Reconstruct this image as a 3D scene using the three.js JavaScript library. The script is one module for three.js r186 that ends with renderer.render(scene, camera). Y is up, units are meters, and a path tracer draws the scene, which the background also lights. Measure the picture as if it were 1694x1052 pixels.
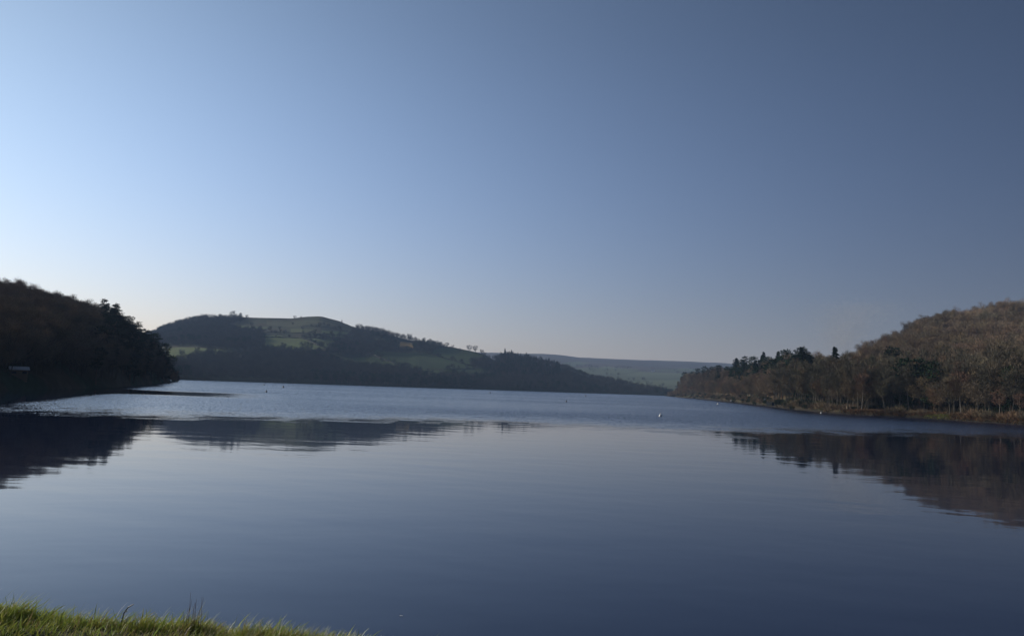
import * as THREE from 'three';

// ------------------------------------------------------------------ camera, sky, sun, exposure
const scene = new THREE.Scene();
const EYE = 5, FOCAL = 1250;                                    // focal length in pixels of a 1694 x 1052 frame
const camera = new THREE.PerspectiveCamera(2 * Math.atan(526 / FOCAL) * 180 / Math.PI, 1694 / 1052, 0.1, 30000);
camera.position.set(0, EYE, 0);
camera.rotation.order = 'YXZ';
camera.rotation.set(5.28 * Math.PI / 180, 0, 2.0 * Math.PI / 180);
camera.updateMatrixWorld(true);

const SUN_AZ = -58 * Math.PI / 180, SUN_EL = 22 * Math.PI / 180;
const SUN = new THREE.Vector3(Math.sin(SUN_AZ) * Math.cos(SUN_EL), Math.sin(SUN_EL), -Math.cos(SUN_AZ) * Math.cos(SUN_EL));
{ // clear winter sky: brightness depends on the angle from the sun and on the height above the horizon only
  const W = 1024, H = 512, data = new Float32Array(W * H * 4);
  const c0 = [0.9076, 1.3034, 1.7279], ca = [-0.6377, -0.8398, -1.1260], cg = [-0.0339, -0.0327, -0.0296], ch = [1.0203, 0.1684, -0.9387], ce = [-0.0450, -0.0456, -0.0470];
  for (let j = 0; j < H; j++) for (let i = 0; i < W; i++) {
    const el = ((j + 0.5) / H - 0.5) * Math.PI, az = ((i + 0.5) / W - 0.5) * 2 * Math.PI;
    const x = Math.cos(el) * Math.cos(az), y = Math.sin(el), z = Math.cos(el) * Math.sin(az);
    const gam = Math.acos(Math.min(1, Math.max(-1, x * SUN.x + y * SUN.y + z * SUN.z))) * 180 / Math.PI;
    let e = Math.max(0, el * 180 / Math.PI);
    const low = Math.exp(-e / 6), gs = gam < 90 ? gam : 90 + 20 * (1 - Math.exp((90 - gam) / 20));
    if (e > 25) e = 25 + 12 * (1 - Math.exp(-(e - 25) / 12));
    const k = (j * W + i) * 4;
    for (let c = 0; c < 3; c++) data[k + c] = Math.exp(c0[c] + cg[c] * gs + ca[c] * Math.exp(-gam / 15) + ch[c] * low + ce[c] * e);
    data[k + 3] = 1;
  }
  const sky = new THREE.DataTexture(data, W, H, THREE.RGBAFormat, THREE.FloatType);
  sky.mapping = THREE.EquirectangularReflectionMapping; sky.magFilter = sky.minFilter = THREE.LinearFilter; sky.needsUpdate = true;
  scene.background = sky; scene.environment = sky;
}
const sun = new THREE.DirectionalLight(new THREE.Color(1, 0.91, 0.78), 4.3);
sun.position.copy(SUN).multiplyScalar(3000); sun.castShadow = true; sun.name = 'sun';
Object.assign(sun.shadow.camera, { left: -2500, right: 2500, top: 2500, bottom: -2500, near: 1, far: 9000 });
sun.shadow.mapSize.set(4096, 4096);
scene.add(sun, sun.target);
scene.fog = new THREE.FogExp2(new THREE.Color(0.44, 0.64, 1.0), 0.00012);
const renderer = new THREE.WebGLRenderer({ antialias: true });
renderer.toneMapping = THREE.LinearToneMapping; renderer.toneMappingExposure = 1;
renderer.shadowMap.enabled = true;

// ------------------------------------------------------------------ helpers
let seed = 20240321;
const rnd = () => { seed |= 0; seed = seed + 0x6D2B79F5 | 0; let t = Math.imul(seed ^ seed >>> 15, 1 | seed); t = t + Math.imul(t ^ t >>> 7, 61 | t) ^ t; return ((t ^ t >>> 14) >>> 0) / 4294967296; };
const rr = (a, b) => a + (b - a) * rnd();
const gauss = () => Math.sqrt(-2 * Math.log(rnd() + 1e-9)) * Math.cos(6.2832 * rnd());
const pick = (a) => a[Math.floor(rnd() * a.length)];
const clamp = (x, a, b) => Math.min(b, Math.max(a, x));
const ss = (a, b, x) => { const t = clamp((x - a) / (b - a), 0, 1); return t * t * (3 - 2 * t); };
const hash = (i, j) => { let n = Math.imul(i, 374761393) + Math.imul(j, 668265263) | 0; n = Math.imul(n ^ n >>> 13, 1274126177); return ((n ^ n >>> 16) >>> 0) / 4294967296; };
function vnoise(x, y) { const i = Math.floor(x), j = Math.floor(y), u = x - i, v = y - j, a = u * u * (3 - 2 * u), b = v * v * (3 - 2 * v);
  return (hash(i, j) * (1 - a) + hash(i + 1, j) * a) * (1 - b) + (hash(i, j + 1) * (1 - a) + hash(i + 1, j + 1) * a) * b; }
const fbm = (x, y, n = 4) => { let s = 0, a = 0.5, t = 0; for (let k = 0; k < n; k++) { s += a * vnoise(x, y); t += a; a *= 0.5; x = x * 2.03 + 17.1; y = y * 2.03 + 5.7; } return s / t; };
const V = (x, y, z) => new THREE.Vector3(x, y, z);
const C = (r, g, b) => new THREE.Color().setRGB(r, g, b);

// a pixel of the photograph as a slope: at depth d (metres along -z) its point is (X d, EYE + Y d, -d)
function slope(px, py) { const v = V((px - 847) / FOCAL, -(py - 526) / FOCAL, -1).applyQuaternion(camera.quaternion); return [v.x / -v.z, v.y / -v.z]; }
const at = (px, py, d) => { const [X, Y] = slope(px, py); return V(X * d, EYE + Y * d, -d); };
const rowOf = (px) => { const a = slope(px, 600)[1], b = slope(px, 700)[1]; return 600 + 100 * a / (a - b); };   // the level row in a column
const pOf = (x, z) => 847 + FOCAL * x / Math.max(1e-3, -z);
function table(rows) { // piecewise linear, smoothed a little
  const f = (p) => { if (p <= rows[0][0]) return rows[0][1]; for (let i = 1; i < rows.length; i++) if (p <= rows[i][0]) { const [a, u] = rows[i - 1], [b, v] = rows[i]; return u + (v - u) * (p - a) / (b - a); } return rows[rows.length - 1][1]; };
  return (p, w = 6) => (f(p - w) + 2 * f(p - w / 2) + 2 * f(p) + 2 * f(p + w / 2) + f(p + w)) / 8;
}
const used = {};
const numbered = (n) => { const k = used[n] = (used[n] ?? -1) + 1; return k ? n + '_' + String(k).padStart(3, '0') : n; };
function tag(o, label, category, group, kind) { if (label) o.userData.label = label; if (category) o.userData.category = category; if (group) o.userData.group = group; if (kind) o.userData.kind = kind; return o; }
const shade = (m) => { m.castShadow = m.receiveShadow = true; return m; };
function mesh(name, geo, mat, parent) { const m = shade(new THREE.Mesh(geo, mat)); m.name = parent === scene ? numbered(name) : name; parent.add(m); return m; }
function thing(name, pos, label, category, group) { const o = new THREE.Group(); o.name = numbered(name); o.position.copy(pos); scene.add(o); return tag(o, label, category, group); }
const matte = (c, rough = 0.95, more = {}) => new THREE.MeshStandardMaterial({ color: c, roughness: rough, side: THREE.DoubleSide, ...more });

class Build { // loose triangles with a colour each
  constructor() { this.p = []; this.c = []; }
  tri(a, b, c, col) { this.p.push(a.x, a.y, a.z, b.x, b.y, b.z, c.x, c.y, c.z); if (col) for (let k = 0; k < 3; k++) this.c.push(col.r, col.g, col.b); return this; }
  quad(a, b, c, d, col) { return this.tri(a, b, c, col).tri(a, c, d, col); }
  tube(a, b, ra, rb, n, col) { const d = b.clone().sub(a).normalize(), u = (Math.abs(d.y) > 0.9 ? V(1, 0, 0) : V(0, 1, 0)).cross(d).normalize(), w = d.clone().cross(u);
    const ring = (o, r) => Array.from({ length: n }, (_, k) => o.clone().addScaledVector(u, r * Math.cos(6.2832 * k / n)).addScaledVector(w, r * Math.sin(6.2832 * k / n)));
    const A = ring(a, ra), B = ring(b, rb); for (let k = 0; k < n; k++) { const m = (k + 1) % n; this.quad(A[k], A[m], B[m], B[k], col); } return this; }
  path(pts, rad, n, col) { for (let i = 1; i < pts.length; i++) this.tube(pts[i - 1], pts[i], rad[i - 1], rad[i], n, col); return this; }
  sliver(o, dir, len, wid, col) { const s = V(gauss(), gauss(), gauss()).cross(dir).normalize().multiplyScalar(wid / 2); return this.tri(o.clone().sub(s), o.clone().add(s), o.clone().addScaledVector(dir, len), col); }
  box(x0, x1, y0, y1, z0, z1, col) { const P = (i) => V(i & 1 ? x1 : x0, i & 2 ? y1 : y0, i & 4 ? z1 : z0); for (const [a, b, c, d] of [[0, 1, 3, 2], [5, 4, 6, 7], [4, 0, 2, 6], [1, 5, 7, 3], [2, 3, 7, 6], [4, 5, 1, 0]]) this.quad(P(a), P(b), P(c), P(d), col); return this; }
  geo() { const g = new THREE.BufferGeometry(); g.setAttribute('position', new THREE.Float32BufferAttribute(this.p, 3)); if (this.c.length) g.setAttribute('color', new THREE.Float32BufferAttribute(this.c, 3)); g.computeVertexNormals(); return g; }
}
const join = (...b) => { const r = new Build(); for (const x of b) { for (const v of x.p) r.p.push(v); for (const v of x.c) r.c.push(v); } return r; };

function dataTex(w, h, f, srgb = false) { const d = new Uint8Array(w * h * 4); for (let j = 0; j < h; j++) for (let i = 0; i < w; i++) { const c = f(i, j), k = (j * w + i) * 4; d[k] = clamp(c[0], 0, 255); d[k + 1] = clamp(c[1], 0, 255); d[k + 2] = clamp(c[2], 0, 255); d[k + 3] = 255; }
  const t = new THREE.DataTexture(d, w, h); t.magFilter = t.minFilter = THREE.LinearFilter; if (srgb) t.colorSpace = THREE.SRGBColorSpace; t.needsUpdate = true; return t; }
const enc = (c) => { const v = clamp(c, 0, 1); return 255 * (v <= 0.0031308 ? 12.92 * v : 1.055 * v ** (1 / 2.4) - 0.055); };

// ------------------------------------------------------------------ the hills: each a sheet over (p, depth); p is the column of the frame its foot stands in
function ridge(rows, depth, treeOf) { // skyline pixels -> [p, ground height at the ridge]
  return table(rows.map(([px, py]) => { const d = depth(px, 0), a = at(px, py, d); return [847 + FOCAL * a.x / d, a.y - treeOf(px)]; }));
}
function makeHill(name, o) {
  const h = (p, d) => {
    const s = o.shore(p), r = o.crest(p), H = o.top(p);
    if (d < s) return Math.max(-4, -0.25 * (s - d));
    const t = (d - s) / Math.max(20, r - s);
    const lump = (fbm(p * d * o.lumps / FOCAL + 31, d * o.lumps + 7) - 0.5) * o.rough * Math.min(1, 3 * t);
    const bank = Math.min(o.bank, Math.max(0.2, H)) * ss(0, o.bankRun, d - s);
    if (t < 1) return bank + Math.max(-2, H - bank) * o.profile(t) + lump;
    return bank + Math.max(-2, H - bank) * o.profile(1) - o.fall * (d - r) * ss(0, 60, d - r) + lump;
  };
  const P = [], D = [];
  for (let p = o.p0; p <= o.p1 + 1e-6; p += (p < -60 || p > 1760 ? o.dp * 6 : o.dp)) P.push(p);
  const near = o.d0, far = o.d1; for (let k = 0; k <= o.nd; k++) D.push(near * Math.pow(far / near, k / o.nd));
  const pos = [], uv = [], idx = [];
  for (const d of D) for (const p of P) { const x = d * (p - 847) / FOCAL; pos.push(x, h(p, d), -d); uv.push((x - o.map[0]) / (o.map[1] - o.map[0]), (-d - o.map[2]) / (o.map[3] - o.map[2])); }
  const n = P.length; for (let j = 0; j < D.length - 1; j++) for (let i = 0; i < n - 1; i++) { const a = j * n + i; idx.push(a, a + 1, a + n, a + 1, a + n + 1, a + n); }
  const g = new THREE.BufferGeometry(); g.setAttribute('position', new THREE.Float32BufferAttribute(pos, 3)); g.setAttribute('uv', new THREE.Float32BufferAttribute(uv, 2)); g.setIndex(idx); g.computeVertexNormals();
  const hill = { name, ...o, h, ground: (x, z) => h(pOf(x, z), -z) };
  hill.hit = (px, py) => { const [X, Y] = slope(px, py); let d = o.d0; for (; d < o.d1; d *= 1.002) if (EYE + Y * d < h(847 + FOCAL * X, d)) break; if (d >= o.d1) d = o.crest(847 + FOCAL * X) - 4; return V(X * d, h(847 + FOCAL * X, d), -d); };
  hill.geo = g; return hill;
}
const inPoly = (poly, x, y) => { let c = false; for (let i = 0, j = poly.length - 1; i < poly.length; j = i++) { const [a, b] = poly[i], [u, v] = poly[j]; if (b > y !== v > y && x < (u - a) * (y - b) / (v - b) + a) c = !c; } return c; };
const plan = (hill, poly) => poly.map(([px, py]) => { const v = hill.hit(px, py); return [v.x, v.z]; });

// wooded bank on the left
const L_crest = table([[-1200, 160], [-300, 300], [0, 350], [200, 430], [262, 500], [292, 640], [310, 700]]);
const L_top = ridge([[-1500, 430], [-600, 440], [-200, 455], [0, 470], [40, 470], [60, 478], [90, 484], [120, 490], [150, 503], [180, 518], [210, 529], [230, 547], [257, 562], [275, 584], [288, 606], [296, 620], [310, 640], [330, 680]], L_crest, (p) => p > 200 ? 15 : 12);
const leftHill = makeHill('left_hill', {
  p0: -1500, p1: 330, dp: 4, d0: 60, d1: 1100, nd: 150, bank: 1.0, bankRun: 3, lumps: 0.03, rough: 3, fall: 0.05, map: [-1400, 0, -1100, 0],
  shore: table([[-1500, 80], [-600, 120], [-200, 160], [0, 184], [100, 220], [200, 284], [252, 385], [283, 520], [298, 640], [309, 900], [330, 1600]]),
  crest: L_crest, profile: (t) => Math.pow(t, 0.85),
  top: L_top,
});
// the farmed hill across the water
const M_crest = table([[-200, 1900], [560, 1900], [690, 1780], [800, 1720], [950, 1620], [1060, 1570], [1130, 1560]]);
const M_tree = (p) => p < 400 ? 9 : p < 582 ? 0 : p < 690 ? 8 : p < 822 ? 0 : 10;
const M_top = ridge([[-200, 560], [200, 552], [255, 545], [270, 537], [300, 528], [330, 522], [365, 521], [400, 525], [420, 526], [480, 527], [505, 524], [530, 523], [560, 531], [590, 538], [620, 541], [650, 549], [680, 557], [690, 562], [710, 567], [740, 572], [770, 578], [800, 585], [822, 590], [835, 580], [857, 585], [881, 588], [904, 595], [932, 601], [961, 612], [989, 620], [1012, 622], [1032, 627], [1044, 632], [1065, 633], [1084, 637], [1106, 641], [1125, 650], [1140, 662]], M_crest, M_tree);
const midHill = makeHill('farmed_hill', {
  p0: 60, p1: 1160, dp: 2.5, d0: 950, d1: 2300, nd: 170, bank: 1.2, bankRun: 6, lumps: 0.006, rough: 7, fall: 0.12, map: [-1500, 600, -2300, -950],
  shore: table([[0, 960], [280, 1030], [300, 1040], [500, 1140], [700, 1250], [900, 1380], [1100, 1500], [1160, 1540]]),
  crest: M_crest, top: M_top, profile: (t) => 0.85 * t + 0.15 * t * t,
});
// the moor closing the valley
const F_crest = table([[0, 4600], [1400, 4600]]);
const F_top = ridge([[500, 580], [800, 583], [870, 585], [900, 585], [930, 588], [960, 592], [1000, 593.5], [1100, 597], [1150, 598], [1185, 599.5], [1250, 604], [1400, 612]], F_crest, () => 0);
const moor = makeHill('moor', {
  p0: 640, p1: 1400, dp: 4, d0: 1500, d1: 6500, nd: 120, bank: 1, bankRun: 30, lumps: 0.0025, rough: 16, fall: 0.03, map: [-800, 1500, -5000, -1500],
  shore: table([[0, 1620], [1400, 1620]]), crest: F_crest, top: F_top, profile: (t) => 0.75 * t + 0.25 * t * t,
});
// wooded hill on the right
const R_crest = table([[1095, 1240], [1110, 1230], [1150, 960], [1200, 720], [1250, 570], [1300, 460], [1350, 420], [1400, 400], [1430, 420], [1500, 520], [1600, 560], [1694, 560], [2200, 480], [3000, 380]]);
const R_sky = [[1095, 668], [1106, 657], [1118, 645], [1128, 634], [1137, 617], [1156, 611], [1183, 605], [1200, 601], [1230, 599], [1260, 593], [1294, 590], [1328, 581], [1368, 582], [1408, 584], [1431, 573], [1461, 562], [1488, 550], [1502, 542], [1522, 528], [1543, 523], [1563, 520], [1593, 514], [1634, 507], [1694, 502], [2000, 480], [3000, 470]];
const R_top = ridge(R_sky, R_crest, (p) => p < 1130 ? 9 : p < 1420 ? 17 : 13);
const rightHill = makeHill('right_hill', {
  p0: 1080, p1: 3000, dp: 3, d0: 120, d1: 1500, nd: 190, bank: 1.1, bankRun: 3.0, lumps: 0.03, rough: 2.4, fall: 0.05, map: [100, 1500, -1500, 0],
  shore: table([[1080, 1700], [1104, 1350], [1112, 1180], [1130, 1010], [1150, 893], [1200, 613], [1250, 463], [1300, 338], [1350, 286], [1400, 259], [1450, 246], [1500, 242], [1550, 231], [1600, 214], [1650, 205], [1694, 196], [2100, 150], [3000, 100]]),
  crest: R_crest, top: R_top, profile: (t) => 0.55 * t + 0.45 * t * t,
});

// ---- ground colours (leaf litter, pasture, heath)
const litter = (hue) => (w, h, map) => dataTex(w, h, (i, j) => { const x = map[0] + (map[1] - map[0]) * i / w, z = map[2] + (map[3] - map[2]) * j / h;
  const a = fbm(x * 0.06, z * 0.06, 4), b = fbm(x * 0.7 + 9, z * 0.7, 2), k = 0.55 + 0.9 * a * (0.5 + b), m = ss(0.52, 0.68, fbm(x * 0.035 + 80, z * 0.035));
  return [enc(hue[0] * k * (1 - 0.45 * m)), enc(hue[1] * k), enc(hue[2] * k * (1 - 0.1 * m))]; }, true);
const setHill = (hill, tex, name) => tag(mesh(name, hill.geo, new THREE.MeshPhysicalMaterial({ map: tex, roughness: 1, specularIntensity: 0.12, side: THREE.DoubleSide }), scene), null, null, null, 'structure');
setHill(leftHill, litter([0.075, 0.062, 0.040])(1024, 1024, leftHill.map), 'left_hillside');

const P = {}; // polygons in plan, from the frame's pixels
const fields = [
  [[278, 576], [319, 575], [357, 578], [384, 582], [372, 590], [353, 588], [319, 592], [297, 594], [278, 600]],
  [[438, 559], [476, 559], [502, 561], [520, 571], [537, 576], [508, 582], [463, 578], [437, 574]],
  [[499, 559], [508, 558], [565, 565], [565, 576], [542, 576], [523, 568]],
  [[425, 554], [467, 556], [467, 558], [425, 557]], [[504, 555], [567, 555], [567, 559], [504, 557]],
  [[531, 546], [577, 550], [571, 555], [531, 552]],
  [[366, 541], [397, 539], [445, 541], [432, 546], [372, 544]],
  [[662, 565], [681, 567], [684, 572], [683, 577], [660, 577]],
  [[617, 559], [660, 564], [660, 568], [618, 563]],
  [[540, 591], [586, 592], [618, 590], [652, 602], [679, 611], [652, 611], [626, 606], [596, 604], [567, 600]],
  [[620, 580], [704, 584], [737, 593], [781, 606], [784, 610], [737, 610], [680, 610], [652, 601], [618, 588]],
  [[706, 583], [728, 575], [754, 575], [807, 588], [826, 594], [810, 603], [782, 606], [737, 593]],
  [[684, 611], [726, 612], [726, 623], [709, 630], [698, 622]], [[731, 611], [815, 611], [830, 628], [784, 626], [745, 619]],
  [[480, 544], [520, 546], [524, 551], [480, 550]], [[440, 530], [500, 531], [540, 533], [560, 540], [480, 541], [440, 538]],
].map((f) => plan(midHill, f));
const fieldCol = [[.102, .138, .042], [.106, .142, .044], [.098, .130, .042], [.10, .145, .045], [.098, .145, .04], [.085, .128, .036], [.070, .105, .036], [.235, .170, .060], [.10, .115, .045], [.056, .086, .028], [.046, .078, .026], [.052, .084, .027], [.056, .086, .028], [.044, .070, .024], [.085, .105, .040], [.075, .085, .040]];
{
  const [x0, x1, z0, z1] = midHill.map, W = 2048, Hh = 1400, which = new Uint8Array(W * Hh);
  fields.forEach((f, n) => { const xs = f.map((q) => q[0]), zs = f.map((q) => q[1]); const i0 = Math.max(0, Math.floor((Math.min(...xs) - x0) / (x1 - x0) * W)), i1 = Math.min(W - 1, Math.ceil((Math.max(...xs) - x0) / (x1 - x0) * W)), j0 = Math.max(0, Math.floor((Math.min(...zs) - z0) / (z1 - z0) * Hh)), j1 = Math.min(Hh - 1, Math.ceil((Math.max(...zs) - z0) / (z1 - z0) * Hh));
    for (let j = j0; j <= j1; j++) for (let i = i0; i <= i1; i++) if (inPoly(f, x0 + (x1 - x0) * i / W, z0 + (z1 - z0) * j / Hh)) which[j * W + i] = n + 1; });
  setHill(midHill, dataTex(W, Hh, (i, j) => { const x = x0 + (x1 - x0) * i / W, z = z0 + (z1 - z0) * j / Hh, n = which[j * W + i], a = fbm(x * 0.02, z * 0.02), b = vnoise(x * 0.35, z * 0.35);
    const k = (n ? 1.25 : 1) * (0.42 + 0.36 * a + 0.14 * b), c = n ? fieldCol[n - 1] : [0.050, 0.066, 0.030], m = n ? ss(0.5, 0.7, fbm(x * 0.012 + 40, z * 0.03)) * 0.15 : ss(0.45, 0.65, fbm(x * 0.03 + 3, z * 0.03)) * 0.6;
    return [enc(c[0] * k * (1 + 0.5 * m)), enc(c[1] * k * (1 - 0.1 * m)), enc(c[2] * k)]; }, true), 'farmed_hillside');
}
{
  const far = [[[930, 612], [1000, 606], [1060, 611], [1040, 616], [960, 620]], [[1000, 622], [1060, 615], [1120, 617], [1150, 622], [1060, 627], [1020, 628]], [[1030, 634], [1060, 629], [1130, 628], [1130, 638], [1060, 639]], [[930, 601], [955, 598], [975, 600], [950, 606], [935, 608]], [[1070, 612], [1150, 610], [1180, 614], [1100, 615]]].map((f) => plan(moor, f));
  const [x0, x1, z0, z1] = moor.map;
  setHill(moor, dataTex(1024, 1024, (i, j) => { const x = x0 + (x1 - x0) * i / 1024, z = z0 + (z1 - z0) * j / 1024, n = far.findIndex((f) => inPoly(f, x, z)), a = fbm(x * 0.004, z * 0.004), k = 0.65 + 0.7 * a, c = n >= 0 ? [0.100, 0.116, 0.064] : -z > 3300 + 500 * (fbm(x * 0.003, 5) - 0.5) ? [0.080, 0.066, 0.055] : [0.080, 0.092, 0.052];
    return [enc(c[0] * k), enc(c[1] * k), enc(c[2] * k)]; }, true), 'moor');
}
{
  const glade = plan(rightHill, [[1672, 541], [1694, 536], [1730, 536], [1730, 552], [1690, 551]]);
  const lit = [0.105, 0.078, 0.048], [x0, x1, z0, z1] = rightHill.map;
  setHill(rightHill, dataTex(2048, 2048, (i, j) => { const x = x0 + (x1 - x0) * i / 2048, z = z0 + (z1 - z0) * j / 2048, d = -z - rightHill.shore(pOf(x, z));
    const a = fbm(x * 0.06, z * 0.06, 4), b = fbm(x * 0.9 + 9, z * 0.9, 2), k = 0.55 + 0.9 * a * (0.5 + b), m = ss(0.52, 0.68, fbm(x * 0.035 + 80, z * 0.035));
    let c = [lit[0] * (1 - 0.4 * m), lit[1], lit[2]]; if (inPoly(glade, x, z)) c = [0.07, 0.11, 0.035]; else if (d < 1.4) c = [0.03, 0.026, 0.02]; else if (d < 7) { const e = ss(0.42, 0.6, fbm(x * 0.08, z * 0.08)); c = [0.065 - 0.01 * e, 0.048 + 0.008 * e, 0.028]; }  // ground is darker in a narrow strip along the waterline
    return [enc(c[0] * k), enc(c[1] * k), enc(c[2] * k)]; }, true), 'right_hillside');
}
{ // the valley floor under everything, out to the horizon
  const g = new THREE.CircleGeometry(12000, 96); g.rotateX(-Math.PI / 2); g.translate(0, -6, 0);
  tag(mesh('ground', g, matte(C(0.08, 0.075, 0.05), 1), scene), null, null, null, 'structure');
}

// ------------------------------------------------------------------ water
{
  const SLOPE = 0.135, T = 1024, span = 48, waves = [];
  for (let n = 0; n < 90; n++) { const lam = 0.5 * Math.pow(14, rnd()), ang = -1.35 + gauss() * 0.5; const kx = Math.round(span / lam * Math.cos(ang)), kz = Math.round(span / lam * Math.sin(ang)); if (!kx && !kz) continue; const kk = Math.hypot(kx, kz); waves.push([kx, kz, 0.00034 * Math.pow(span / kk / 2, 0.15), rr(0, 6.2832), kk]); }
  const sx = new Float32Array(T * T), sz = new Float32Array(T * T);
  for (const [kx, kz, a, ph, kk] of waves) { const cx = new Float64Array(T), sn = new Float64Array(T); for (let i = 0; i < T; i++) { cx[i] = Math.cos(6.283185307 * kx * i / T + ph); sn[i] = Math.sin(6.283185307 * kx * i / T + ph); }
    for (let j = 0; j < T; j++) { const cj = Math.cos(6.283185307 * kz * j / T), sj = Math.sin(6.283185307 * kz * j / T); for (let i = 0; i < T; i++) { const v = a * (cx[i] * cj - sn[i] * sj); sx[j * T + i] += v * kx / kk; sz[j * T + i] += v * kz / kk; } } }
  const gain = 30; // slopes are stored enlarged, normalScale brings them back
  const nt = dataTex(T, T, (i, j) => [127.5 - 127.5 * gain * sx[j * T + i], 127.5 - 127.5 * gain * sz[j * T + i], 255]);
  nt.wrapS = nt.wrapT = THREE.RepeatWrapping;
  // the wind ruffles the open water beyond about 100 m; sheltered lanes and the lee of the left bank stay smooth
  const ruffled = (x, d) => { const p = pOf(x, -d), e = fbm(x * 0.012 + 4, d * 0.05, 4) - 0.5, g = vnoise(x * 0.45, d * 0.45), edge = 98 + e * 46 + 14 * ss(400, 900, p) - 14 * ss(900, 1200, p);
    let r = ss(edge - 10, edge + 44, d + 22 * (g - 0.5)); if (r <= 0) return 0;
    const lane = (c, w, until) => { const q = d - c + e * 16; r *= 1 - 0.93 * ss(-w, -w * 0.3, q) * (1 - ss(w * 0.3, w, q)) * (1 - ss(until - 170, until, p + e * 160 + 60 * (g - 0.5))); };
    lane(222, 46, 520); lane(345, 40, 350);
    if (p < 300) { const sl = leftHill.shore(Math.max(p, -1400)); if (d < sl + 5) r *= 1 - 0.97 * ss(-98, -80, d - sl + e * 24) * (1 - ss(150, 275, p + 40 * (g - 0.5))); }
    return r * (0.75 + 0.6 * (fbm(x * 0.01 + 60, d * 0.02, 3) - 0.5)); };
  const look = { color: C(0.006, 0.012, 0.038), roughness: 0.035, ior: 1.333 };
  // one 3 m square of wavelets, periodic, repeated where the water is ruffled (scaled in height by how much)
  const N = 66, S = 3, squares = [0, 1, 2, 3].map(() => { const comp = []; for (let n = 0; n < 60; n++) { const k = 3 + Math.floor(15 * rnd()), a = rr(0, 6.283), kx = Math.round(k * Math.cos(a)), kz = Math.round(k * Math.sin(a)), kk = Math.hypot(kx, kz); if (kk > 0.5) comp.push([kx, kz, 6.283185307 / S * kk, rr(0, 6.283)]); }
    const amp = SLOPE * 2 / Math.sqrt(comp.length), tp = [], tn = [], ti = [];
    for (let j = 0; j <= N; j++) for (let i = 0; i <= N; i++) { let y = 0, gx = 0, gz = 0; for (const [kx, kz, q, ph] of comp) { const t = 6.283185307 * (kx * i + kz * j) / N + ph; y += amp / q * Math.sin(t); const c = amp * Math.cos(t) * 6.283185307 / S / q; gx += c * kx; gz += c * kz; } const l = Math.hypot(gx, 1, gz); tp.push((i / N - 0.5) * S, y, -(j / N - 0.5) * S); tn.push(-gx / l, 1 / l, gz / l); if (i < N && j < N) { const k = j * (N + 1) + i; ti.push(k, k + 1, k + N + 1, k + 1, k + N + 2, k + N + 1); } }
    const t = new THREE.BufferGeometry(); t.setAttribute('position', new THREE.Float32BufferAttribute(tp, 3)); t.setAttribute('normal', new THREE.Float32BufferAttribute(tn, 3)); t.setIndex(ti); return t; });
  const flat = { p: [], u: [] }, tiles = [];
  const cell = (x, d, s) => { const cx = x + s / 2, cd = d + s / 2, seen = Math.abs(cx) < 0.85 * cd + 40; let r = seen && cd > 60 ? ruffled(cx, cd) : 0; if (r < 0.03 + 0.05 * hash(Math.round(cx), Math.round(cd))) { const z = -d, w = -d - s; flat.p.push(x, 0, z, x + s, 0, z, x + s, 0, w, x, 0, z, x + s, 0, w, x, 0, w); for (const [a, b] of [[x, z], [x + s, z], [x + s, w], [x, z], [x + s, w], [x, w]]) flat.u.push(a / span, b / span); } else tiles.push([x, d, s / S, r]); };
  for (let d = -24; d < 1680; d += 24) for (let x = -1008; x < 1104; x += 24) { const q = d < 264 ? 3 : d < 600 ? 6 : 12; for (let b = 0; b < 24; b += q) for (let a = 0; a < 24; a += q) cell(x + a, d + b, q); }
  const g = new THREE.BufferGeometry(); g.setAttribute('position', new THREE.Float32BufferAttribute(flat.p, 3)); g.setAttribute('uv', new THREE.Float32BufferAttribute(flat.u, 2)); g.computeVertexNormals();
  tag(mesh('water', g, new THREE.MeshPhysicalMaterial({ ...look, normalMap: nt, normalScale: new THREE.Vector2(1 / gain, 1 / gain) }), scene), null, null, null, 'structure');
  const ruf = new THREE.MeshPhysicalMaterial(look), sets = squares.map(() => []); for (const t of tiles) pick(sets).push(t);
  squares.forEach((sq, n) => { const im = shade(new THREE.InstancedMesh(sq, ruf, sets[n].length)), M = new THREE.Matrix4(), T4 = new THREE.Matrix4(); sets[n].forEach(([x, d, s, r], k) => im.setMatrixAt(k, M.makeRotationY(Math.floor(rnd() * 4) * Math.PI / 2).premultiply(T4.makeScale(s * 1.02, s * r, s * 1.02)).setPosition(x + s * S / 2, 0, -d - s * S / 2))); im.name = numbered('ruffled_water'); tag(im, null, null, null, 'structure'); scene.add(im); });
}

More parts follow.
